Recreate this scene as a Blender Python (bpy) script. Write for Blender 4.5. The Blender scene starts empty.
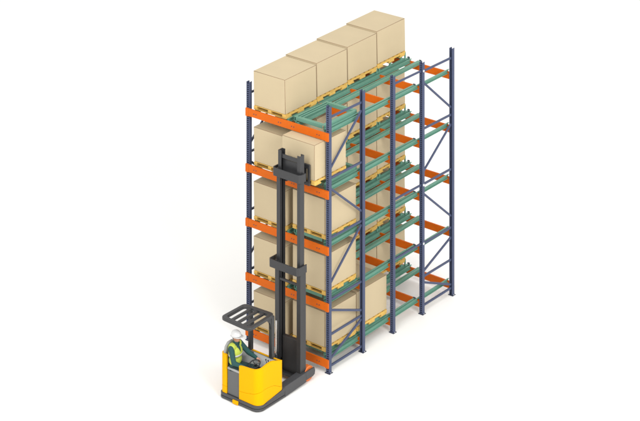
import bpy, bmesh, math, random
from mathutils import Vector, Matrix
random.seed(7)
R = math.radians
S = bpy.context.scene
COL = S.collection

# ------------------------------------------------------------------ camera, light, exposure
cam_d = bpy.data.cameras.new('camera')
cam = bpy.data.objects.new('camera', cam_d); COL.objects.link(cam)
cam.location = (32.1294, -36.8765, 24.2812)
cam.rotation_euler = (R(90), 0, R(39.0643))
cam_d.sensor_width = 36.0
cam_d.lens = 2028.51 * 36 / 640
cam_d.shift_x = 0.0
cam_d.shift_y = -1.3723
cam_d.clip_start = 0.5
cam_d.clip_end = 2000
S.camera = cam

world = bpy.data.worlds.new("World"); S.world = world
world.use_nodes = True
bg = world.node_tree.nodes['Background']
bg.inputs['Color'].default_value = (1.0, 0.995, 0.985, 1)
bg.inputs['Strength'].default_value = 1.0
# studio dome: brighter overhead than at the horizon
_nt = world.node_tree
_tc = _nt.nodes.new('ShaderNodeTexCoord'); _sx = _nt.nodes.new('ShaderNodeSeparateXYZ'); _mr = _nt.nodes.new('ShaderNodeMapRange')
_mr.inputs['From Min'].default_value = 0.0; _mr.inputs['From Max'].default_value = 1.0
_mr.inputs['To Min'].default_value = 0.64; _mr.inputs['To Max'].default_value = 1.50
_nt.links.new(_tc.outputs['Generated'], _sx.inputs[0]); _nt.links.new(_sx.outputs['Z'], _mr.inputs['Value'])
_nt.links.new(_mr.outputs['Result'], bg.inputs['Strength'])

def area_lamp(name, loc, target, size, power, color):
    d = bpy.data.lights.new(name, 'AREA'); d.shape = 'DISK'; d.size = size; d.energy = power; d.color = color
    o = bpy.data.objects.new(name, d); COL.objects.link(o)
    o.location = loc
    o.rotation_euler = (Vector(target) - Vector(loc)).to_track_quat('-Z', 'Y').to_euler()
    return o
area_lamp('key_lamp', (9, -26, 21), (1.5, 1, 2.5), 15, 5000, (1.0, 0.99, 0.965))
area_lamp('second_key_lamp', (29, -9, 20), (1.5, 1, 2.5), 15, 8200, (1.0, 0.99, 0.965))

S.view_settings.view_transform = 'Standard'
S.view_settings.look = 'None'
S.view_settings.exposure = 0.0
S.view_settings.gamma = 1.0
S.view_settings.use_curve_mapping = False

# ------------------------------------------------------------------ materials
def mat(name, col, rough=0.5, metal=0.0, var=0.0, scale=4.0, bump=0.0, bscale=60.0, rnd=0.0, spec=0.5, coat=0.0, stretch=None):
    m = bpy.data.materials.new(name); m.use_nodes = True
    nt = m.node_tree; b = nt.nodes['Principled BSDF']
    b.inputs['Roughness'].default_value = rough
    b.inputs['Metallic'].default_value = metal
    b.inputs['Specular IOR Level'].default_value = spec
    b.inputs['Coat Weight'].default_value = coat
    b.inputs['Coat Roughness'].default_value = 0.15
    tc = nt.nodes.new('ShaderNodeTexCoord')
    src = tc.outputs['Object']
    if stretch:
        mp = nt.nodes.new('ShaderNodeMapping'); mp.inputs['Scale'].default_value = stretch
        nt.links.new(src, mp.inputs['Vector']); src = mp.outputs['Vector']
    rgb = nt.nodes.new('ShaderNodeRGB'); rgb.outputs[0].default_value = (*col, 1)
    hsv = nt.nodes.new('ShaderNodeHueSaturation')
    nt.links.new(rgb.outputs[0], hsv.inputs['Color'])
    n = nt.nodes.new('ShaderNodeTexNoise'); n.inputs['Scale'].default_value = scale; n.inputs['Detail'].default_value = 6
    nt.links.new(src, n.inputs['Vector'])
    mr = nt.nodes.new('ShaderNodeMapRange')
    mr.inputs['From Min'].default_value = 0.25; mr.inputs['From Max'].default_value = 0.75
    mr.inputs['To Min'].default_value = 1 - var; mr.inputs['To Max'].default_value = 1 + var
    nt.links.new(n.outputs['Fac'], mr.inputs['Value'])
    val = mr.outputs['Result']
    if rnd:
        oi = nt.nodes.new('ShaderNodeObjectInfo')
        m2 = nt.nodes.new('ShaderNodeMapRange')
        m2.inputs['To Min'].default_value = 1 - rnd; m2.inputs['To Max'].default_value = 1 + rnd
        nt.links.new(oi.outputs['Random'], m2.inputs['Value'])
        mm = nt.nodes.new('ShaderNodeMath'); mm.operation = 'MULTIPLY'
        nt.links.new(val, mm.inputs[0]); nt.links.new(m2.outputs['Result'], mm.inputs[1]); val = mm.outputs[0]
    nt.links.new(val, hsv.inputs['Value'])
    nt.links.new(hsv.outputs['Color'], b.inputs['Base Color'])
    mr2 = nt.nodes.new('ShaderNodeMapRange')
    mr2.inputs['To Min'].default_value = max(0.02, rough - 0.08); mr2.inputs['To Max'].default_value = min(1, rough + 0.08)
    nt.links.new(n.outputs['Fac'], mr2.inputs['Value']); nt.links.new(mr2.outputs['Result'], b.inputs['Roughness'])
    if bump:
        n2 = nt.nodes.new('ShaderNodeTexNoise'); n2.inputs['Scale'].default_value = bscale; n2.inputs['Detail'].default_value = 4
        nt.links.new(src, n2.inputs['Vector'])
        bp = nt.nodes.new('ShaderNodeBump'); bp.inputs['Strength'].default_value = bump; bp.inputs['Distance'].default_value = 0.01
        nt.links.new(n2.outputs['Fac'], bp.inputs['Height']); nt.links.new(bp.outputs['Normal'], b.inputs['Normal'])
    return m

M_FLOOR = mat('white_floor', (0.785, 0.778, 0.762), 0.6, var=0.01, scale=0.6)
M_CARTON = mat('carton', (0.448, 0.366, 0.236), 0.75, var=0.03, scale=1.6, bump=0.08, bscale=30, rnd=0.02, spec=0.25)
M_SEAM = mat('carton_edge', (0.20, 0.135, 0.075), 0.8)
M_WOOD = mat('pine', (0.56, 0.36, 0.095), 0.75, var=0.16, scale=5, bump=0.2, bscale=40, rnd=0.06, spec=0.2, stretch=(1, 6, 6))
M_ORANGE = mat('orange_steel', (0.52, 0.103, 0.006), 0.5, var=0.05, scale=3, spec=0.12)
M_BLUE = mat('blue_steel', (0.048, 0.061, 0.117), 0.5, var=0.06, scale=5, spec=0.3)
M_TEAL = mat('teal_steel', (0.115, 0.262, 0.198), 0.45, var=0.06, scale=4, spec=0.35)
M_ZINC = mat('zinc', (0.72, 0.73, 0.75), 0.35, metal=0.6)
M_BLACK = mat('black_rubber', (0.018, 0.018, 0.02), 0.6)
M_PLATE = mat('dark_base_plate', (0.03, 0.035, 0.06), 0.5)
M_GREY = mat('dark_grey_steel', (0.023, 0.0235, 0.0255), 0.42, var=0.08, scale=5)
M_CHASSIS = mat('chassis_grey', (0.040, 0.041, 0.045), 0.45, var=0.08, scale=5)
M_YELLOW = mat('yellow_paint', (0.70, 0.348, 0.0), 0.42, var=0.012, scale=2, spec=0.06)
M_LGREY = mat('light_grey_plastic', (0.28, 0.288, 0.288), 0.55, var=0.04, scale=8)
M_MGREY = mat('mid_grey_plastic', (0.085, 0.088, 0.09), 0.55, var=0.05, scale=8)
M_TYRE = mat('orange_polyurethane', (0.55, 0.13, 0.02), 0.5, var=0.05)
M_CHROME = mat('chrome_rod', (0.8, 0.8, 0.82), 0.15, metal=1.0)
M_SKIN = mat('skin', (0.40, 0.20, 0.13), 0.5, var=0.04, scale=20)
M_JACKET = mat('dark_green_jacket', (0.008, 0.050, 0.050), 0.85, var=0.15, scale=14, bump=0.4, bscale=25)
M_TROUSER = mat('dark_green_trousers', (0.006, 0.024, 0.026), 0.85, var=0.15, scale=14, bump=0.4, bscale=25)
M_VEST = mat('hi_vis_vest', (0.36, 0.43, 0.05), 0.7, var=0.06, scale=12, bump=0.4, bscale=20)
M_TAPE = mat('reflective_tape', (0.42,0.44,0.43), 0.35, var=0.03)
M_HELMET = mat('white_helmet', (0.58, 0.58, 0.58), 0.3, coat=0.3)
M_EYEW = mat('eye_white', (0.8, 0.78, 0.75), 0.3)
M_LIP = mat('lips', (0.30, 0.10, 0.08), 0.5)
M_HAIR = mat('dark_hair', (0.03, 0.018, 0.012), 0.7)

# ------------------------------------------------------------------ mesh helper
class MB:
    def __init__(s): s.v = []; s.f = []
    def box(s, x0, y0, z0, x1, y1, z1):
        b = len(s.v)
        s.v += [(x0,y0,z0),(x1,y0,z0),(x1,y1,z0),(x0,y1,z0),(x0,y0,z1),(x1,y0,z1),(x1,y1,z1),(x0,y1,z1)]
        s.f += [tuple(b+i for i in q) for q in ((0,3,2,1),(4,5,6,7),(0,1,5,4),(1,2,6,5),(2,3,7,6),(3,0,4,7))]
        return s
    def bar(s, p, q, w, h, up=(0,0,1)):
        p = Vector(p); q = Vector(q); d = (q-p).normalized(); u = Vector(up)
        if abs(d.dot(u)) > 0.99: u = Vector((0,1,0))
        a = d.cross(u).normalized(); c = a.cross(d).normalized()
        b = len(s.v)
        for e in (p, q):
            for i, j in ((-1,-1),(1,-1),(1,1),(-1,1)):
                s.v.append(tuple(e + a*(w/2*i) + c*(h/2*j)))
        s.f += [tuple(b+i for i in t) for t in ((0,1,2,3),(7,6,5,4),(0,4,5,1),(1,5,6,2),(2,6,7,3),(3,7,4,0))]
        return s
    def tube(s, pts, rad, n=12, closed=False):
        pts = [Vector(p) for p in pts]; m = len(pts); b = len(s.v)
        if not hasattr(rad, '__len__'): rad = [rad]*m
        ref = None
        for i, p in enumerate(pts):
            if closed: d = (pts[(i+1) % m] - pts[i-1]).normalized()
            else: d = (pts[min(i+1, m-1)] - pts[max(i-1, 0)]).normalized()
            if ref is None:
                ref = Vector((0,0,1)) if abs(d.z) < .9 else Vector((1,0,0))
            a = d.cross(ref).normalized(); c = a.cross(d).normalized(); ref = c
            for k in range(n):
                t = 2*math.pi*k/n
                s.v.append(tuple(p + (a*math.cos(t) + c*math.sin(t))*rad[i]))
        for i in range(m if closed else m-1):
            for k in range(n):
                i2 = (i+1) % m
                s.f.append((b+i*n+k, b+i*n+(k+1) % n, b+i2*n+(k+1) % n, b+i2*n+k))
        if not closed:
            s.f.append(tuple(b+k for k in reversed(range(n))))
            s.f.append(tuple(b+(m-1)*n+k for k in range(n)))
        return s
    def prism(s, poly, z0, z1):
        n = len(poly); b = len(s.v)
        s.v += [(x, y, z0) for x, y in poly] + [(x, y, z1) for x, y in poly]
        s.f.append(tuple(b+i for i in reversed(range(n)))); s.f.append(tuple(b+n+i for i in range(n)))
        for i in range(n):
            j = (i+1) % n; s.f.append((b+i, b+j, b+n+j, b+n+i))
        return s
    def prism_x(s, poly, x0, x1):          # poly in (y, z)
        n = len(poly); b = len(s.v)
        s.v += [(x0, y, z) for y, z in poly] + [(x1, y, z) for y, z in poly]
        s.f.append(tuple(b+i for i in reversed(range(n)))); s.f.append(tuple(b+n+i for i in range(n)))
        for i in range(n):
            j = (i+1) % n; s.f.append((b+i, b+j, b+n+j, b+n+i))
        return s
    def ball(s, c, r, nu=20, nv=12, rot=None):
        if not hasattr(r, '__len__'): r = (r, r, r)
        c = Vector(c); b = len(s.v); rt = rot or Matrix.Identity(3)
        s.v.append(tuple(c + rt @ Vector((0,0,-r[2]))))
        for i in range(1, nv):
            ph = -math.pi/2 + math.pi*i/nv
            for k in range(nu):
                t = 2*math.pi*k/nu
                s.v.append(tuple(c + rt @ Vector((r[0]*math.cos(ph)*math.cos(t), r[1]*math.cos(ph)*math.sin(t), r[2]*math.sin(ph)))))
        s.v.append(tuple(c + rt @ Vector((0,0,r[2]))))
        top = len(s.v)-1
        for k in range(nu): s.f.append((b, b+1+(k+1) % nu, b+1+k))
        for i in range(nv-2):
            for k in range(nu):
                s.f.append((b+1+i*nu+k, b+1+i*nu+(k+1) % nu, b+1+(i+1)*nu+(k+1) % nu, b+1+(i+1)*nu+k))
        for k in range(nu): s.f.append((b+1+(nv-2)*nu+k, b+1+(nv-2)*nu+(k+1) % nu, top))
        return s
    def cone(s, p, q, r0, r1, n=16):       # rounded tapered capsule
        p = Vector(p); q = Vector(q)
        s.tube([p, q], [r0, r1], n); s.ball(p, r0, n, 8); s.ball(q, r1, n, 8)
        return s
    def mesh(s, name):
        me = bpy.data.meshes.new(name); me.from_pydata(s.v, [], s.f); me.update()
        bm = bmesh.new(); bm.from_mesh(me); bmesh.ops.recalc_face_normals(bm, faces=bm.faces); bm.to_mesh(me); bm.free()
        return me
    def build(s, name, m, parent=None, smooth=False, bevel=0.0, loc=None):
        me = s.mesh(name); me.materials.append(m)
        if smooth or bevel:
            for p in me.polygons: p.use_smooth = True
            me.set_sharp_from_angle(angle=R(38))
        o = bpy.data.objects.new(name, me); COL.objects.link(o)
        if parent: o.parent = parent
        if loc: o.location = loc
        if bevel:
            md = o.modifiers.new('bevel', 'BEVEL'); md.width = bevel; md.segments = 2; md.limit_method = 'ANGLE'; md.angle_limit = R(40)
            md.harden_normals = False
        return o

def tag(o, label=None, cat=None, group=None, kind=None):
    if label: o['label'] = label
    if cat: o['category'] = cat
    if group: o['group'] = group
    if kind: o['kind'] = kind
    return o
def empty(name, loc=(0,0,0)):
    o = bpy.data.objects.new(name, None); COL.objects.link(o); o.location = loc; o.empty_display_size = 0.2
    return o
def inst(name, me, parent, loc=(0,0,0), rot=(0,0,0)):
    o = bpy.data.objects.new(name, me); COL.objects.link(o); o.parent = parent; o.location = loc; o.rotation_euler = rot
    return o
KIDS = {}
def kids(o):
    return [c for c in bpy.data.objects if c.parent == o]
def copy_tree(o, parent=None):
    c = o.copy(); COL.objects.link(c); c.parent = parent
    for ch in kids(o): copy_tree(ch, c)
    return c

# ------------------------------------------------------------------ the floor
g = MB(); g.v = [(-400,-400,0),(400,-400,0),(400,400,0),(-400,400,0)]; g.f = [(0,1,2,3)]
floor = g.build('floor', M_FLOOR); tag(floor, 'seamless white studio floor', kind='structure'); del floor['label']

# ------------------------------------------------------------------ the pallet rack
W = 2.4643; H = 6.2334
YU = [0.0, 1.2763, 2.4749, 3.6779, 4.95]
BT = [0.325, 1.6415, 2.956, 4.2646, 5.61]          # beam tops, lowest to top level
rack = empty('pallet_rack', (0,0,0))
tag(rack, 'tall five level pallet rack with blue uprights, orange beams and teal rails', 'pallet rack')

def upright_mesh(z1):
    m = MB(); w = 0.048; t = 0.0035; hw = 0.028; pitch = 0.05; z0 = 0.012
    y0, y1 = -0.045, 0.045
    m.box(-w, y0, z0, -hw, y0+t, z1); m.box(hw, y0, z0, w, y0+t, z1)
    z = z0
    while z < z1 - 0.03:                            # rungs between the punched slots
        m.box(-hw, y0, z, hw, y0+t, min(z+0.024, z1)); z += pitch
    m.box(-w, y0+t, z0, -w+t, y1, z1); m.box(w-t, y0+t, z0, w, y1, z1)
    m.box(-w+t, y1-t, z0, -w+0.022, y1, z1); m.box(w-0.022, y1-t, z0, w-t, y1, z1)
    me = m.mesh('upright'); me.materials.append(M_BLUE); return me
UP = upright_mesh(H)
pm = MB(); pm.box(-0.075, -0.065, 0, 0.075, 0.065, 0.010)
PL = pm.mesh('base_plate'); PL.materials.append(M_PLATE)
bm_ = MB(); bm_.tube([(0,0,0),(0,0,0.016)], 0.012, 6)
BOLT = bm_.mesh('bolt_or_hole'); BOLT.materials.append(M_ZINC)
for x in (0.0, W):
    for i, y in enumerate(YU):
        u = inst('upright', UP, rack, (x, y, 0), (0, 0, math.pi if i in (1, 4) else 0))
        p = inst('base_plate', PL, u)
        for sx in (-.06, .06):
            inst('bolt_or_hole', BOLT, u, (sx, 0.0, 0.0095))

# braces: (dy0, z0, dy1, z1) measured on the front frame; the rear frame mirrors the slant
def braces(x, ya, yb, segs):
    for (t0, z0, t1, z1) in segs:
        L = yb - ya
        m = MB(); m.bar((x, ya + t0*L, z0), (x, ya + t1*L, z1), 0.033, 0.047, up=(0,0,1))
        m.build('brace', M_BLUE, rack)
FA = [(.04,.145,.96,.145),(.04,.31,.96,.79),(.04,.875,.96,.875),(.04,1.45,.96,1.01),(.04,1.69,.96,1.69),
      (.04,2.07,.96,3.04),(.04,3.13,.96,3.13),(.04,4.29,.96,3.37),(.04,4.53,.96,4.53),(.04,4.75,.96,5.76),(.04,5.955,.96,5.955)]
FB = [(.04,.19,.96,.19),(.04,.76,.96,.28),(.04,.905,.96,.905),(.04,1.03,.96,1.47),(.04,1.72,.96,1.72),
      (.04,2.96,.96,2.01),(.04,3.19,.96,3.19),(.04,3.50,.96,4.32),(.04,4.56,.96,4.56),(.04,5.71,.96,4.75),(.04,5.99,.96,5.99)]
for x in (0.0, W):
    braces(x, YU[0], YU[1], FA)
    braces(x, YU[3], YU[4], FB)
    for z in (6.02, 3.20, 1.75):                    # ties from the single middle upright to the rear frame
        m = MB(); m.bar((x, YU[2]+.05, z), (x, YU[3]-.05, z), 0.028, 0.045); m.build('tie_bar', M_BLUE, rack)
        b = MB(); b.tube([(x+.0485, YU[3]-.005, z+.0), (x+.062, YU[3]-.005, z+.0)], 0.030, 10)
        if x > 1: b.build('bolt_or_hole', M_ZINC, rack, smooth=True)

# beams
def beam_mesh(front):
    m = MB(); h = 0.178
    if front:
        m.box(0.045, -0.083, -h, W-0.045, -0.048, 0)
        me = m.mesh('beam')
    else:
        m.box(0.052, -0.02, -h, W-0.052, 0.02, 0)
        me = m.mesh('beam')
    me.materials.append(M_ORANGE); return me
BF, BI = beam_mesh(True), beam_mesh(False)
cm = MB(); cm.box(-0.045, -0.087, -0.188, 0.044, -0.0475, 0.002); CON = cm.mesh('connector'); CON.materials.append(M_ORANGE)
hm = MB(); hm.tube([(0,0,0),(0,-0.004,0)], 0.0135, 10); HOLE = hm.mesh('bolt_or_hole'); HOLE.materials.append(M_PLATE)  # dark raised discs stand in for the open bolt holes in the beam
#cm2 = MB(); cm2.box(-0.052, -0.024, -0.20, -0.0485, 0.024, 0.004); CON2 = cm2.mesh('connector'); CON2.materials.append(M_ORANGE)
for z in BT:
    for i, y in enumerate(YU):
        b = inst('beam', BF if i == 0 else BI, rack, (0, y, z))
        if i == 0:
            inst('connector', CON, b, (0.0, 0, 0)); inst('connector', CON, b, (W, 0, 0))
            for cx in (0.255, 1.03, 1.435, 2.21):
                for d in (-0.034, 0.034):
                    inst('bolt_or_hole', HOLE, b, (cx+d, -0.083, -0.092))
        else:
            pass

# lane rails (a C section with flanges) and the runners beside them
SL = 0.020
def rail_mesh(out):                                 # out=+1: flange towards +X
    m = MB(); L = 4.93
    a, b = (0, 0.006*out)
    def bx(x0, x1, z0, z1): m.box(min(x0,x1), 0, z0, max(x0,x1), L, z1)
    bx(0, 0.006*out, -0.083, -0.007)
    bx(0, 0.046*out, -0.090, -0.083)
    bx(-0.0*out, 0.036*out, -0.007, 0)
    me = m.mesh('rail'); me.materials.append(M_TEAL); return me
RO, RI = rail_mesh(1), rail_mesh(-1)
def runner_mesh(L):
    m = MB(); m.box(-0.025, 0, -0.008, 0.025, L, 0); m.box(-0.004, 0, -0.07, 0.004, L, -0.008); m.box(-0.025, 0, -0.078, 0.025, L, -0.07)
    me = m.mesh('runner'); me.materials.append(M_TEAL); return me
RN_L, RN_S = runner_mesh(4.90), runner_mesh(3.53)
em = MB(); em.box(-0.030, 0, -0.08, 0.030, 0.025, 0.02); STOP = em.mesh('end_stop'); STOP.materials.append(M_PLATE)
LANES = [(0.145, 1.155), (1.415, 2.325)]
for z in BT:
    for li, (xa, xb) in enumerate(LANES):
        inst('rail', RI, rack, (xa, 0.05, z-0.008), (math.atan(.012), 0, 0))
        inst('rail', RO, rack, (xb, 0.05, z-0.008), (math.atan(.012), 0, 0))
        for x, me, L in ((xa+0.055, RN_L, 4.90), (xb-(.035 if li else .055), RN_S if li else RN_L, 3.53 if li else 4.90)):
            up = li and x > 2
            r = inst('runner', me, rack, (x, 0.05, z+0.022 if up else z-0.030), (math.atan(0.006 if up else SL), 0, 0))
            inst('end_stop', STOP, r, (0, L, 0))

# ------------------------------------------------------------------ carts, pallets, cartons
def make_cart(w, d, h, post=True):
    """roll-in cart, origin at the front left bottom corner, top at z = h"""
    c = empty('push_back_cart')
    for x, o in ((0, 1), (w, -1)):
        m = MB()
        def bx(x0, x1, z0, z1): m.box(min(x0,x1), 0.0, z0, max(x0,x1), d, z1)
        bx(x, x+o*0.006, 0.0, h-0.007); bx(x, x+o*0.05, h-0.007, h); bx(x+o*.006, x+o*0.03, 0, 0.006)
        m.build('side_rail', M_TEAL, c)
    for y in (0.004, d-0.075):
        m = MB(); m.box(0.051, y, h-0.007, w-0.051, y+0.055, h-0.001); m.box(0.051, y, h*0.25, w-0.051, y+0.006, h-0.0075)
        m.build('cross_member', M_TEAL, c)
    for x in (0.028, w-0.042):
        for y in (0.12, d-0.16):
            m = MB(); m.tube([(x, y, 0.02), (x+0.014, y, 0.02)], 0.022, 12); m.build('wheel', M_BLACK, c, smooth=True)
    if post:
        m = MB(); m.box(w-0.045, d-0.02, h, w-0.002, d+0.02, h+0.085); m.build('stop_post', M_TEAL, c)
    return c
LEVEL = ['lowest level', 'second level from the floor', 'middle level', 'fourth level from the floor', 'top level']
DEPTH = ['front', 'second', 'third', 'rearmost']
def make_low_cart(w, d, h):
    c = empty('push_back_cart'); lo = min(h, 0.032)
    for x, o in ((0.03, 1), (w-0.03, -1)):
        MB().box(min(x, x+o*.04), 0, 0, max(x, x+o*.04), d, lo).build('side_rail', M_TEAL, c)
        if h > 0.05:
            for y in (0.10, d/2-0.03, d-0.16):
                MB().box(min(x, x+o*.035), y, lo, max(x, x+o*.035), y+.06, h).build('riser', M_TEAL, c)
    for y in (0.004, d-0.06):
        MB().box(0.071, y, lo*.2, w-0.071, y+.05, lo*.9).build('cross_member', M_TEAL, c)
    MB().box(w-0.03, d-0.015, 0, w+0.005, d+0.012, h+0.075).build('stop_post', M_TEAL, c)
    return c
def place_cart(w, d, h, loc, slope, label, post=True):
    c = make_cart(w, d, h, post) if not post else make_low_cart(w, d, h); c.location = loc; c.rotation_euler.x = math.atan(slope)
    tag(c, label, 'pallet cart', 'teal roll-in pallet carts on the rails')
    return c

def make_pallet():
    p = empty('wooden_pallet'); w, d, h = 0.99, 1.185, 0.12
    m = MB()
    for k in range(7):
        y = k*(d-0.115)/6; m.box(0.018, y+.002, h-0.016, w-0.018, y+0.113, h)
    m.build('deck_boards', M_WOOD, p)
    st = MB(); st.box(0, 0, h-0.062, 0.10, d, h-0.0165); st = st.mesh('stringer'); st.materials.append(M_WOOD)
    for x in (0, w/2-0.05, w-0.10): inst('stringer', st, p, (x, 0, 0))
    bl = MB(); bl.box(0, 0, 0.019, 0.10, 0.22, h-0.0625); bme = bl.mesh('block'); bme.materials.append(M_WOOD)
    for x in (0, w/2-0.05, w-0.10):
        for y in (0.002, d/2-0.11, d-0.222): inst('block', bme, p, (x, y, 0))
    bb = MB(); bb.box(0.002, 0.0, 0, w-0.002, 0.22, 0.0185); bb = bb.mesh('base_board'); bb.materials.append(M_WOOD)
    for y in (0.035, d/2-0.11, d-0.255): inst('base_board', bb, p, (0, y, 0))
    return p
PAL = make_pallet()
CW, CD, CH = 0.985, 1.18, 0.83
def make_carton():
    m = MB(); m.box(0, 0, 0, CW, CD, CH)
    o = m.build('carton', M_CARTON, None, bevel=0.009); o.data.materials.append(M_SEAM); o.modifiers['bevel'].material = 1; o.modifiers['bevel'].segments = 1
    return o
CAR = make_carton()
first = [True]
def load(x, y, z, slope, where, spin=0.0):
    if first[0]: p, c = PAL, CAR; first[0] = False
    else: p, c = copy_tree(PAL), copy_tree(CAR)
    a = math.atan(slope)
    p.location = (x, y, z); p.rotation_euler = (a, 0, spin)
    c.location = (x + 0.0025, y + 0.0025 - 0.1215*math.sin(a), z + 0.1215); c.rotation_euler = (a, 0, spin)
    tag(p, 'wooden pallet, ' + where, 'pallet', 'wooden pallets under the cartons')
    tag(c, 'beige carton, ' + where, 'box', 'plain beige cartons stored in the rack')

for l in range(5):
    bt = BT[l]
    for i in range(4):                               # left lane: four loads deep on every level
        y = -0.005 + 1.196*i
        z = bt - 0.028 + 0.025*y + 0.034*i
        jx = random.uniform(-.004, .004)
        load(0.158+jx, y, z, 0.025, '%s in the left lane, %s' % (DEPTH[i], LEVEL[l]), random.uniform(-.002, .002))
        if i:
            rz = bt - 0.030 + SL*y
            place_cart(0.93, 1.18, z - rz - 0.006, (0.215, y+0.003, rz+0.003), 0.025,
                       'teal cart under %s carton, left lane, %s' % (DEPTH[i], LEVEL[l]))
    # right lane: nested carts parked at the front, with loads on the three lower levels
    for k in range(3):
        ins = 0.052*k; hh = 0.112 - 0.020*k
        nm = ['outer', 'middle', 'innermost'][k]
        yy = 0.075 + 0.06*k
        zz = bt - 0.028
        if l == 0 and k == 0:
            place_cart(0.91, 1.25, hh, (1.345, 1.24, bt-0.028+0.022), 0.0, 'teal cart under the second carton of the right lane, lowest level', post=False)
            continue
        place_cart(0.91-2*ins, 1.25, hh if l else 0.112, (1.345+ins, yy, zz), 0.0,
                   '%s nested teal cart, front of right lane, %s' % (nm, LEVEL[l]) if l else
                   '%s teal cart at the front of the right lane, lowest level' % nm, post=False)
    if l <= 2:
        load(1.335, 0.03, bt+0.086, 0.0, 'front of the right lane, %s' % LEVEL[l], random.uniform(-.003, .003))
    if l == 0:
        load(1.335, 1.235, bt+0.108, 0.0, 'second in the right lane, lowest level')
load(1.385, -0.42, 4.462, 0.0, 'carried on the forks of the lift truck, fourth level from the floor')

# ------------------------------------------------------------------ the reach truck
TX, TY = 1.80, -1.5
truck = empty('reach_truck', (0, 0, 0))
tag(truck, 'yellow and dark grey reach truck with raised mast standing in front of the rack', 'lift truck')

def arc(cx, cy, r, a0, a1, n=7):
    return [(cx + r*math.cos(R(a0 + (a1-a0)*i/(n-1))), cy + r*math.sin(R(a0 + (a1-a0)*i/(n-1)))) for i in range(n)]
# chassis under the cab
def chassis(off, z0, z1):
    o = off
    poly = arc(1.30, -2.32, .10+o, 180, 270, 5) + arc(2.20, -2.23, .19+o, 270, 360, 8) + [(2.39+o, -1.50), (1.20-o, -1.50)]
    return MB().prism(poly, z0, z1)
chassis(0.003, 0.02, 0.066).build('bumper', M_CHASSIS, truck, bevel=0.008)
chassis(-0.012, 0.067, 0.077).build('bumper_groove', M_BLACK, truck)
chassis(0.0, 0.078, 0.145).build('chassis', M_CHASSIS, truck, bevel=0.008)
for x0, x1 in ((2.25, 2.396), (1.204, 1.35)):
    MB().prism_x([(-2.15,.1455),(-1.50,.1455),(-1.50,.245),(-1.62,.215),(-2.15,.165)], x0, x1).build('side_sill', M_CHASSIS, truck, bevel=0.004)
m = MB(); m.box(1.625, -2.448, 0.015, 1.785, -2.40, 0.095); m.build('step_plate', M_YELLOW, truck, bevel=0.006)['label'] = 'small yellow block on the rear bumper'  # plain yellow step plate, not a lamp
# outriggers
for x0, x1, out in ((2.20, 2.395, 1), (1.205, 1.40, -1)):
    m = MB(); m.prism_x([(-1.50, .02), (-0.74, .055), (-0.74, .285), (-1.50, .255)], x0, x1)
    leg = m.build('outrigger', M_CHASSIS, truck, bevel=0.01)
    xa, xb = (x1-0.035, x1) if out > 0 else (x0, x0+0.035)
    m = MB(); m.prism_x([(-0.742, .10), (-0.50, .10), (-0.43, .125), (-0.415, .21), (-0.44, .285), (-0.742, .285)], xa, xb)
    m.build('wheel_plate', M_CHASSIS, leg, bevel=0.006)
    w = empty('wheel'); w.parent = truck; w.location = ((x0+x1)/2 - out*0.02, -0.575, 0.173)
    m = MB(); m.tube([(-.065,0,0),(-.055,0,0),(.055,0,0),(.065,0,0)], [.160,.172,.172,.160], 32); m.build('tyre', M_TYRE, w, smooth=True)
    m = MB(); m.tube([(-.068,0,0),(.072,0,0)], .105, 24); m.build('rim', M_BLACK, w, smooth=True)
    m = MB(); m.tube([(-.09,0,0),(.10,0,0)], .022, 12); m.build('axle', M_ZINC, w, smooth=True)
m = MB(); m.box(1.40, -1.50, 0.07, 2.20, -1.36, 0.24); m.build('cross_beam', M_CHASSIS, truck)
w = empty('drive_wheel'); w.parent = truck; w.location = (1.75, -2.0, 0.15)
m = MB(); m.tube([(-.06,0,0),(.06,0,0)], .149, 28); m.build('tyre', M_BLACK, w, smooth=True)
m = MB(); m.tube([(-.064,0,0),(.064,0,0)], .08, 20); m.build('rim', M_GREY, w, smooth=True)

# body shell: a wall that follows the plan, with height varying along it
def lerp(a, b, t): return a + (b-a)*t
def wall(path, th, zb, zt):
    """path: (x, y, a, b) samples; zb/zt pick the bottom and top height"""
    n = len(path); m = MB(); P2 = [Vector((p[0], p[1])) for p in path]
    for i, p in enumerate(path):
        d = (P2[min(i+1, n-1)] - P2[max(i-1, 0)]).normalized()
        nrm = Vector((-d.y, d.x))                  # left of travel = inside (path runs counter-clockwise)
        q = P2[i] + nrm*th
        m.v += [(p[0], p[1], zb(p)), (p[0], p[1], zt(p)), (q.x, q.y, zb(p)), (q.x, q.y, zt(p))]
    for i in range(n-1):
        a, b = 4*i, 4*(i+1)
        m.f += [(a, b, b+1, a+1), (a+2, a+3, b+3, b+2), (a+1, b+1, b+3, a+3), (a, a+2, b+2, b)]
    e = 4*(n-1); m.f += [(0, 1, 3, 2), (e, e+2, e+3, e+1)]
    return m
def rounded(nodes):
    out = []
    for nd in nodes:
        if len(nd) == 4: out.append(nd)
        else:
            cx, cy, r, a0, a1, t0, t1, s0, s1 = nd; N = 9
            for i, (x, y) in enumerate(arc(cx, cy, r, a0, a1, N)):
                out.append((x, y, lerp(t0, t1, i/(N-1)), lerp(s0, s1, i/(N-1))))
    return out
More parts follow.
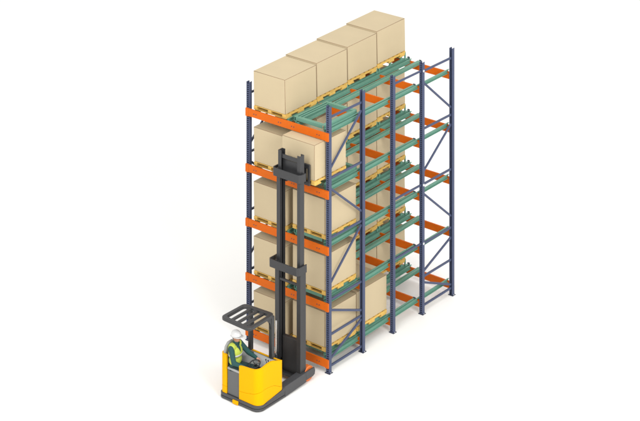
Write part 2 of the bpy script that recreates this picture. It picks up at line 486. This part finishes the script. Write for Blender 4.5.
shell = rounded([(1.787,-2.40,.895,.325),(1.86,-2.40,.905,.328),(1.95,-2.40,.915,.338),(2.08,-2.40,.925,.362),
    (2.20,-2.22,.18,270,360,.94,.985,.385,.468),
    (2.38,-2.10,1.000,.462),(2.38,-1.98,1.005,.450),(2.38,-1.87,.985,.425),(2.38,-1.76,.945,.372),(2.38,-1.68,.915,.330),
    (2.31,-1.62,.07,0,90,.905,.865,.308,.300),
    (1.90,-1.55,.85,.30),(1.29,-1.55,.85,.30),
    (1.29,-1.62,.07,90,180,.85,.86,.30,.30),
    (1.22,-1.85,.90,.30),(1.22,-2.10,.98,.30),(1.22,-2.30,1.02,.30),
    (1.32,-2.30,.10,180,270,1.03,1.03,.30,.30),(1.41,-2.40,1.02,.30)])
def zbot(p): return 0.147 + (max(0, min(1, (p[1]+2.25)/.7))*.085 if p[0] > 2.3 or p[0] < 1.3 or p[1] > -1.7 else 0)
wall(shell, 0.045, lambda p: p[3]+0.005, lambda p: p[2]).build('body_panel', M_YELLOW, truck, bevel=0.006)
wall(shell, 0.045, lambda p: zbot(p), lambda p: p[3]).build('lower_body_panel', M_YELLOW, truck, bevel=0.002)
inner = []
P2 = [Vector((p[0], p[1])) for p in shell]
for i, p in enumerate(shell):
    d = (P2[min(i+1, len(shell)-1)] - P2[max(i-1, 0)]).normalized(); q = P2[i] + Vector((-d.y, d.x))*0.0452
    inner.append((q.x, q.y, p[2], p[3]))
wall(inner, 0.02, lambda p: 0.150, lambda p: p[2]-0.012).build('inner_lining', M_MGREY, truck)
# the interior
m = MB(); m.prism([(1.29,-2.33),(2.2,-2.33),(2.31,-2.2),(2.31,-1.62),(1.29,-1.62)], 0.147, 0.20); m.build('cab_floor', M_BLACK, truck)
m = MB(); m.prism_x([(-1.64,.201),(-1.64,.862),(-1.70,.872),(-1.84,.80),(-1.90,.70),(-1.86,.201)], 1.290, 2.312); m.build('dashboard', M_LGREY, truck, bevel=0.012)
m = MB(); m.box(1.30, -2.33, 0.201, 1.785, -1.93, 0.55); m.build('seat_base', M_MGREY, truck, bevel=0.02)
m = MB(); m.box(1.425, -2.385, 0.15, 1.770, -2.335, 0.70); m.build('entry_panel', M_MGREY, truck, bevel=0.012)
m = MB(); m.box(1.42, -2.392, 0.702, 1.785, -2.29, 0.755); m.build('armrest', M_LGREY, truck, bevel=0.02)
m = MB(); m.box(1.34, -2.30, 0.552, 1.80, -1.95, 0.63); m.build('seat_cushion', M_MGREY, truck, bevel=0.03)
bk = MB(); bk.prism_x([(-2.36,.56),(-2.38,1.02),(-2.33,1.16),(-2.24,1.235),(-2.10,1.24),(-1.99,1.18),(-1.95,1.05),(-1.96,.56)], 1.275, 1.345)
bk.build('seat_back', M_LGREY, truck, bevel=0.03)
m = MB(); m.box(1.346, -2.28, 0.70, 1.385, -2.03, 1.12); m.build('back_cushion', M_MGREY, truck, bevel=0.02)
# steering wheel and control levers on the dash
ring = [(1.96 + .125*math.cos(t), -2.06 + .125*math.sin(t), .86 + .04*math.sin(t)) for t in [2*math.pi*i/28 for i in range(28)]]
sw = MB().tube(ring, .014, 8, closed=True)
for a in (30, 150, 270): sw.tube([(1.96,-2.06,.855),(1.96+.12*math.cos(R(a)), -2.06+.12*math.sin(R(a)), .86+.04*math.sin(R(a)))], .009, 6)
sw = sw.build('steering_wheel', M_BLACK, truck, smooth=True)
m = MB().tube([(1.96,-2.06,.855),(1.98,-1.88,.70)], .022, 10); m.build('steering_column', M_BLACK, sw, smooth=True)
for x in (2.10, 2.17, 2.24):
    lv = MB().tube([(x,-1.80,.81),(x,-1.83,.90)], .007, 8).build('control_lever', M_BLACK, truck, smooth=True)
    MB().ball((x,-1.832,.912), .018, 12, 8).build('knob', M_BLACK, lv, smooth=True)
m = MB(); m.box(1.50,-1.80,.845,1.68,-1.76,.93); m.build('display', M_BLACK, truck, bevel=0.006)

# overhead guard
zt = 1.865
gp = [(1.36,-2.48)] 
def rounded_poly(pts, r, n=5):
    out = []
    k = len(pts)
    for i in range(k):
        p = Vector(pts[i]); a = (Vector(pts[i-1])-p).normalized(); b = (Vector(pts[(i+1) % k])-p).normalized()
        p0 = p + a*r; p1 = p + b*r
        for j in range(n):
            t = j/(n-1); out.append(tuple((p0*(1-t)+p*t)*(1-t) + (p*(1-t)+p1*t)*t))
    return out
gpts = rounded_poly([(1.300,-2.49),(1.310,-1.66),(2.175,-1.60),(2.205,-2.52)], .12)
gi = rounded_poly([(1.395,-2.39),(1.395,-1.75),(2.100,-1.72),(2.125,-2.43)], .08)
n = len(gpts); fr = MB(); fr.v = [(x,y,zt-.035) for x,y in gpts]+[(x,y,zt+.035) for x,y in gpts]+[(x,y,zt-.035) for x,y in gi]+[(x,y,zt+.035) for x,y in gi]
for i in range(n):
    j = (i+1) % n
    fr.f += [(i,j,n+j,n+i),(2*n+i,3*n+i,3*n+j,2*n+j),(n+i,n+j,3*n+j,3*n+i),(i,2*n+i,2*n+j,j)]
guard = fr.build('overhead_guard', M_GREY, truck, bevel=0.008)
for k in range(3):
    x = 1.57 + k*0.185
    MB().bar((x,-2.425,zt),(x,-1.735,zt),.068,.045).build('guard_bar', M_GREY, guard, bevel=0.006)
MB().box(1.41,-1.66,.86,1.49,-1.56,1.829).build('guard_post', M_GREY, truck, bevel=0.008)
m = MB(); m.box(2.055,-1.68,.88,2.145,-1.575,1.829); m.build('guard_post', M_GREY, truck, bevel=0.008)
m = MB(); m.prism_x([(-2.05,1.829),(-1.68,1.829),(-1.68,1.55),(-1.72,1.70),(-1.82,1.80)], 2.08, 2.135); m.build('guard_bracket', M_GREY, truck, bevel=0.006)

# mast: three nested stages of channel section
def channel(x0, x1, y0, y1, z0, z1, open_dir, t=.022):
    m = MB()
    m.box(x0, y0, z0, x1, y0+t, z1); m.box(x0, y1-t, z0, x1, y1, z1)
    xw = (x0, x0+t) if open_dir > 0 else (x1-t, x1)
    m.box(xw[0], y0+t, z0, xw[1], y1-t, z1)
    return m
MXL, MXR = 1.565, 2.330
outer = channel(MXL, MXL+.115, -.88, -.68, .12, 2.70, 1)
mo = outer.build('outer_mast_channel', M_GREY, truck)
channel(MXR-.110, MXR, -.88, -.68, .12, 2.70, -1).build('outer_mast_channel', M_GREY, truck)
channel(MXL+.026, MXL+.128, -.852, -.708, .30, 4.84, 1, .018).build('middle_mast_channel', M_GREY, truck)
channel(MXR-.122, MXR-.026, -.852, -.708, .30, 4.84, -1, .018).build('middle_mast_channel', M_GREY, truck)
channel(MXL+.050, MXL+.145, -.828, -.68, .45, 5.255, 1, .016).build('inner_mast_channel', M_GREY, truck)
channel(MXR-.138, MXR-.050, -.828, -.68, .45, 5.255, -1, .016).build('inner_mast_channel', M_GREY, truck)
# yokes that tie the stages: a front plate with two side arms
def yoke(x0, x1, yf, yb, z0, z1, t=.03):
    m = MB()
    c = .05
    poly = [(x0, yb), (x0, yf+c), (x0+c, yf), (x1-c, yf), (x1, yf+c), (x1, yb), (x1-t, yb), (x1-t, yf+c+.01), (x1-c-.01, yf+t), (x0+c+.01, yf+t), (x0+t, yf+c+.01), (x0+t, yb)]
    m.prism(poly, z0, z1); return m
yoke(1.445, 2.345, -.99, -.66, 2.55, 2.735).build('mast_yoke', M_GREY, truck, bevel=0.006)
yoke(1.490, 2.345, -.91, -.69, 4.66, 4.85).build('mast_yoke', M_GREY, truck, bevel=0.006)
MB().box(1.60, -.86, 2.26, 2.23, -.82, 2.315).build('mast_cross_bar', M_GREY, truck, bevel=0.005)
MB().box(1.63, -.80, 5.08, 2.20, -.765, 5.17).build('mast_cross_bar', M_GREY, truck, bevel=0.005)
MB().box(1.67, -.745, 4.60, 2.16, -.715, 5.04).build('mast_plate', M_GREY, truck, bevel=0.008)
MB().box(1.72, -.80, .17, 2.175, -.70, .965).build('cylinder_cover', M_GREY, truck, bevel=0.008)
MB().box(1.41, -.90, .10, 2.195, -.66, .165).build('mast_foot', M_GREY, truck, bevel=0.008)
MB().tube([(1.655,-.945,.20),(1.655,-.945,.50)], .040, 14).tube([(1.655,-.945,.50),(1.655,-.945,.56)], .045, 14).build('lift_cylinder', M_GREY, truck, smooth=True)
MB().tube([(1.655,-.945,.56),(1.655,-.945,1.34)], .022, 14).build('lift_rod', M_CHROME, truck, smooth=True)
# fork carriage and forks
car = MB()
car.box(1.56, -.50, 4.86, 2.285, -.455, 4.96); car.box(1.56, -.50, 4.47, 2.285, -.455, 4.56)
for x in (1.56, 1.85, 2.05, 2.225): car.box(x, -.499, 4.56, x+.06, -.456, 4.86)
car.box(1.70, -.68, 4.50, 1.75, -.50, 4.90); car.box(2.08, -.68, 4.50, 2.13, -.50, 4.90)
cr = car.build('fork_carriage', M_GREY, truck, bevel=0.005)
for x in (1.57, 2.03):
    MB().prism_x([(-.454,4.86),(-.454,4.500),(-.42,4.497),(.66,4.507),(.66,4.530),(-.40,4.540),(-.424,4.56),(-.424,4.86)], x, x+.11).build('fork', M_GREY, truck, bevel=0.003)

# ------------------------------------------------------------------ the driver
AN = R(8); F = Vector((math.cos(AN), math.sin(AN), 0)); Lf = Vector((-math.sin(AN), math.cos(AN), 0))
HP = Vector((1.50, -2.20, -0.065))
def P(f, l, z): return HP + F*f + Lf*l + Vector((0, 0, z))
RB = Matrix((F, Lf, Vector((0,0,1)))).transposed()
driver = empty('person', (0, 0, 0))
def remeshed(mb, name, m, parent, vox, sm=4, sub=0):
    o = mb.build(name, m, None)
    md = o.modifiers.new('r', 'REMESH'); md.mode = 'VOXEL'; md.voxel_size = vox; md.use_smooth_shade = True
    if sm:
        s2 = o.modifiers.new('s', 'SMOOTH'); s2.iterations = sm; s2.factor = 0.5
    bpy.context.view_layer.update()
    dg = bpy.context.evaluated_depsgraph_get()
    me = bpy.data.meshes.new_from_object(o.evaluated_get(dg))
    o.modifiers.clear(); o.data = me; me.name = name
    if not me.materials: me.materials.append(m)
    for p in me.polygons: p.use_smooth = True
    o.parent = parent
    return o
SHL, SHR = P(.0, .175, 1.255), P(.0, -.175, 1.255)
ELL, ELR = P(.20, .260, 1.035), P(.12, -.245, .985)
WRL, WRR = P(.41, .235, .985), P(.33, -.14, .905)
HIPL, HIPR = P(0, .09, .775), P(0, -.09, .775)
KNL, KNR = P(.43, .11, .80), P(.43, -.13, .80)
ANL, ANR = P(.50, .10, .40), P(.49, -.13, .40)
def torso(m, g):
    m.ball(P(.0, 0, .80), (.12+g, .165+g, .12+g), rot=RB)
    m.ball(P(.0, 0, .95), (.105+g, .150+g, .14+g), rot=RB)
    m.ball(P(.005, 0, 1.12), (.115+g, .170+g, .16+g), rot=RB)
    m.cone(P(-.01, .12, 1.25), P(-.01, -.12, 1.25), .062+g, .062+g)
    return m
def arms(m, g):
    for sh, el, wr in ((SHL, ELL, WRL), (SHR, ELR, WRR)):
        m.cone(sh, el, .055+g, .043+g); m.cone(el, wr, .041+g, .028+g)
def legs(m, g):
    for h, k, a in ((HIPL, KNL, ANL), (HIPR, KNR, ANR)):
        m.cone(h, k, .088+g, .062+g); m.cone(k, a, .058+g, .038+g)
HC = P(.025, 0, 1.465)
body = MB(); torso(body, 0); arms(body, 0); legs(body, 0)
body.cone(P(.0,0,1.27), P(.025,0,1.40), .055, .050)
body.ball(HC, (.092, .074, .105), rot=RB)                     # skull
body.ball(HC + F*.030 - Vector((0,0,.058)), (.058, .052, .058), rot=RB)   # jaw
body.cone(HC + F*.088 + Vector((0,0,.005)), HC + F*.108 - Vector((0,0,.028)), .009, .014)   # nose
body.cone(HC + F*.078 + Lf*.03 + Vector((0,0,.022)), HC + F*.078 - Lf*.03 + Vector((0,0,.022)), .012, .012)   # brow
body.cone(HC + F*.080 + Lf*.018 - Vector((0,0,.058)), HC + F*.080 - Lf*.018 - Vector((0,0,.058)), .009, .009)   # lips
for s in (1, -1):
    body.ball(HC + Lf*.076*s - F*.005 - Vector((0,0,.012)), (.020, .009, .030), rot=RB)   # ears
# hands: palm, four fingers curled over the wheel or knob, thumb off the side
def hand(m, wr, el, side, curl):
    d = (wr - el).normalized(); up = Vector((0,0,1)); s = d.cross(up).normalized()*side; nrm = s.cross(d)*side
    nrm = Vector((0,0,1)) - d*d.z; nrm.normalize()
    c = wr + d*.055
    m.cone(wr, c + d*.01, .024, .026)
    for k in range(4):
        o = s*(-.030 + .020*k); base = c + d*.025 + o
        L = (.030, .036, .034, .026)[k]
        m.cone(c - d*.01 + o*.8, base, .011, .0098, 8)
        p1 = base + (d*math.cos(curl) - nrm*math.sin(curl))*L
        p2 = p1 + (d*math.cos(curl*2) - nrm*math.sin(curl*2))*L*.7
        p3 = p2 + (d*math.cos(curl*3) - nrm*math.sin(curl*3))*L*.5
        m.cone(base, p1, .0095, .009, 8); m.cone(p1, p2, .009, .008, 8); m.cone(p2, p3, .008, .007, 8)
    b = c - d*.02 - s*.022; t1 = b - s*.026 + d*.022 - nrm*.006; t2 = t1 + d*.026 - s*.004 - nrm*.012
    m.cone(b, t1, .012, .0105, 8); m.cone(t1, t2, .0105, .009, 8)
hand(body, WRL, ELL, 1, R(38)); hand(body, WRR, ELR, -1, R(40))
for a in (ANL, ANR): body.cone(a, a + F*.16 - Vector((0,0,.05)), .042, .035)
bd = remeshed(body, 'body', M_SKIN, driver, .0055, 3)
jk = MB(); torso(jk, .014); arms(jk, .013); jk.cone(P(.0,0,1.28), P(.012,0,1.335), .075, .066)
remeshed(jk, 'jacket', M_JACKET, driver, .011, 3)
tr = MB(); legs(tr, .015); tr.ball(P(0,0,.79), (.15,.185,.10), rot=RB)
remeshed(tr, 'trousers', M_TROUSER, driver, .012, 3)
# the vest: a shell over the jacket, open at the neck
vs = MB(); vs.ball(P(.0,0,.95), (.132,.176,.14), rot=RB); vs.ball(P(.006,0,1.12), (.142,.186,.165), rot=RB); vs.cone(P(-.01,.115,1.262), P(-.01,-.115,1.262), .086, .086)
vest = remeshed(vs, 'vest', M_VEST, driver, .0055, 3)
bmv = bmesh.new(); bmv.from_mesh(vest.data)
kill = []
for v in bmv.verts:
    r_ = v.co - HP; f = r_.dot(F); l = r_.dot(Lf); z = r_.z
    if z < .885: kill.append(v)
    elif f > 0 and z > 1.14 and abs(l) < (z-1.14)*.42: kill.append(v)        # V neck
    elif z > 1.30 and abs(l) < .085: kill.append(v)
    elif abs(l) > .183: kill.append(v)
bmesh.ops.delete(bmv, geom=kill, context='VERTS'); bmv.to_mesh(vest.data); bmv.free()
sd = vest.modifiers.new('thick', 'SOLIDIFY'); sd.thickness = .006; sd.offset = 1
def band(z, h, name='reflective_band'):
    m = MB(); N = 40; rx, ry = .148, .192
    if z > 1.08: rx, ry = .153, .196
    if z < .98: rx, ry = .141, .184
    for i in range(N):
        t = 2*math.pi*i/N; q = P(.004+rx*math.cos(t), ry*math.sin(t), 0)
        m.v += [(q.x, q.y, z+HP.z), (q.x, q.y, z+h+HP.z)]
    for i in range(N):
        j = (i+1) % N; m.f.append((2*i, 2*j, 2*j+1, 2*i+1))
    o = m.build(name, M_TAPE, vest, smooth=True); s = o.modifiers.new('t', 'SOLIDIFY'); s.thickness = .004
band(1.06, .042)
# helmet: dome with brim
hb = MB(); HN = HC + Vector((0,0,.032)) - F*.006
nu, nv = 28, 9
for i in range(nv+1):
    ph = R(-4) + (math.pi/2 - R(-4))*i/nv
    for k in range(nu):
        t = 2*math.pi*k/nu
        rr = Vector((.128*math.cos(ph)*math.cos(t), .108*math.cos(ph)*math.sin(t), .122*math.sin(ph)))
        hb.v.append(tuple(HN + RB @ rr))
for i in range(nv):
    for k in range(nu): hb.f.append((i*nu+k, i*nu+(k+1) % nu, (i+1)*nu+(k+1) % nu, (i+1)*nu+k))
helmet = hb.build('helmet', M_HELMET, driver, smooth=True)
helmet.modifiers.new('t', 'SOLIDIFY').thickness = .005
br = MB()
for k in range(nu):
    t = 2*math.pi*k/nu; ext = .012 + .042*max(0, math.cos(t))**1.5
    for e, dz in ((0, 0), (ext, -.006)):
        q = HN + RB @ Vector(((.126+e)*math.cos(t), (.106+e)*math.sin(t), -.006+dz)); br.v.append(tuple(q))
for k in range(nu):
    j = (k+1) % nu; br.f.append((2*k, 2*k+1, 2*j+1, 2*j))
b_ = br.build('brim', M_HELMET, helmet, smooth=True); b_.modifiers.new('t', 'SOLIDIFY').thickness = .004
hr = MB(); hr.ball(HC - F*.012 - Vector((0,0,.005)), (.090,.078,.085), rot=RB); hr = remeshed(hr, 'hair', M_HAIR, driver, .008, 1)
bmh = bmesh.new(); bmh.from_mesh(hr.data)
bmesh.ops.delete(bmh, geom=[v for v in bmh.verts if (v.co-HC).dot(F) > .012 or v.co.z < HC.z-.045], context='VERTS'); bmh.to_mesh(hr.data); bmh.free()
for s in (1, -1):
    e = MB().ball(HC + F*.080 + Lf*.029*s + Vector((0,0,.002)), .0115, 12, 8).build('eye', M_EYEW, driver, smooth=True)
    MB().ball(HC + F*.0885 + Lf*.029*s + Vector((0,0,.002)), .0050, 10, 6).build('pupil', M_BLACK, e, smooth=True)
MB().cone(HC + F*.0905 + Lf*.017 - Vector((0,0,.058)), HC + F*.0905 - Lf*.017 - Vector((0,0,.058)), .0035, .0035, 8).build('mouth', M_LIP, driver, smooth=True)
for a in (ANL, ANR):
    bt_ = MB().cone(a + Vector((0,0,.03)), a - Vector((0,0,.03)), .056, .056).cone(a - Vector((0,0,.045)), a + F*.17 - Vector((0,0,.055)), .055, .044)
    remeshed(bt_, 'boot', M_BLACK, driver, .012, 2)
tag(driver, 'seated driver in white helmet, yellow safety vest and dark green clothes at the controls', 'person')
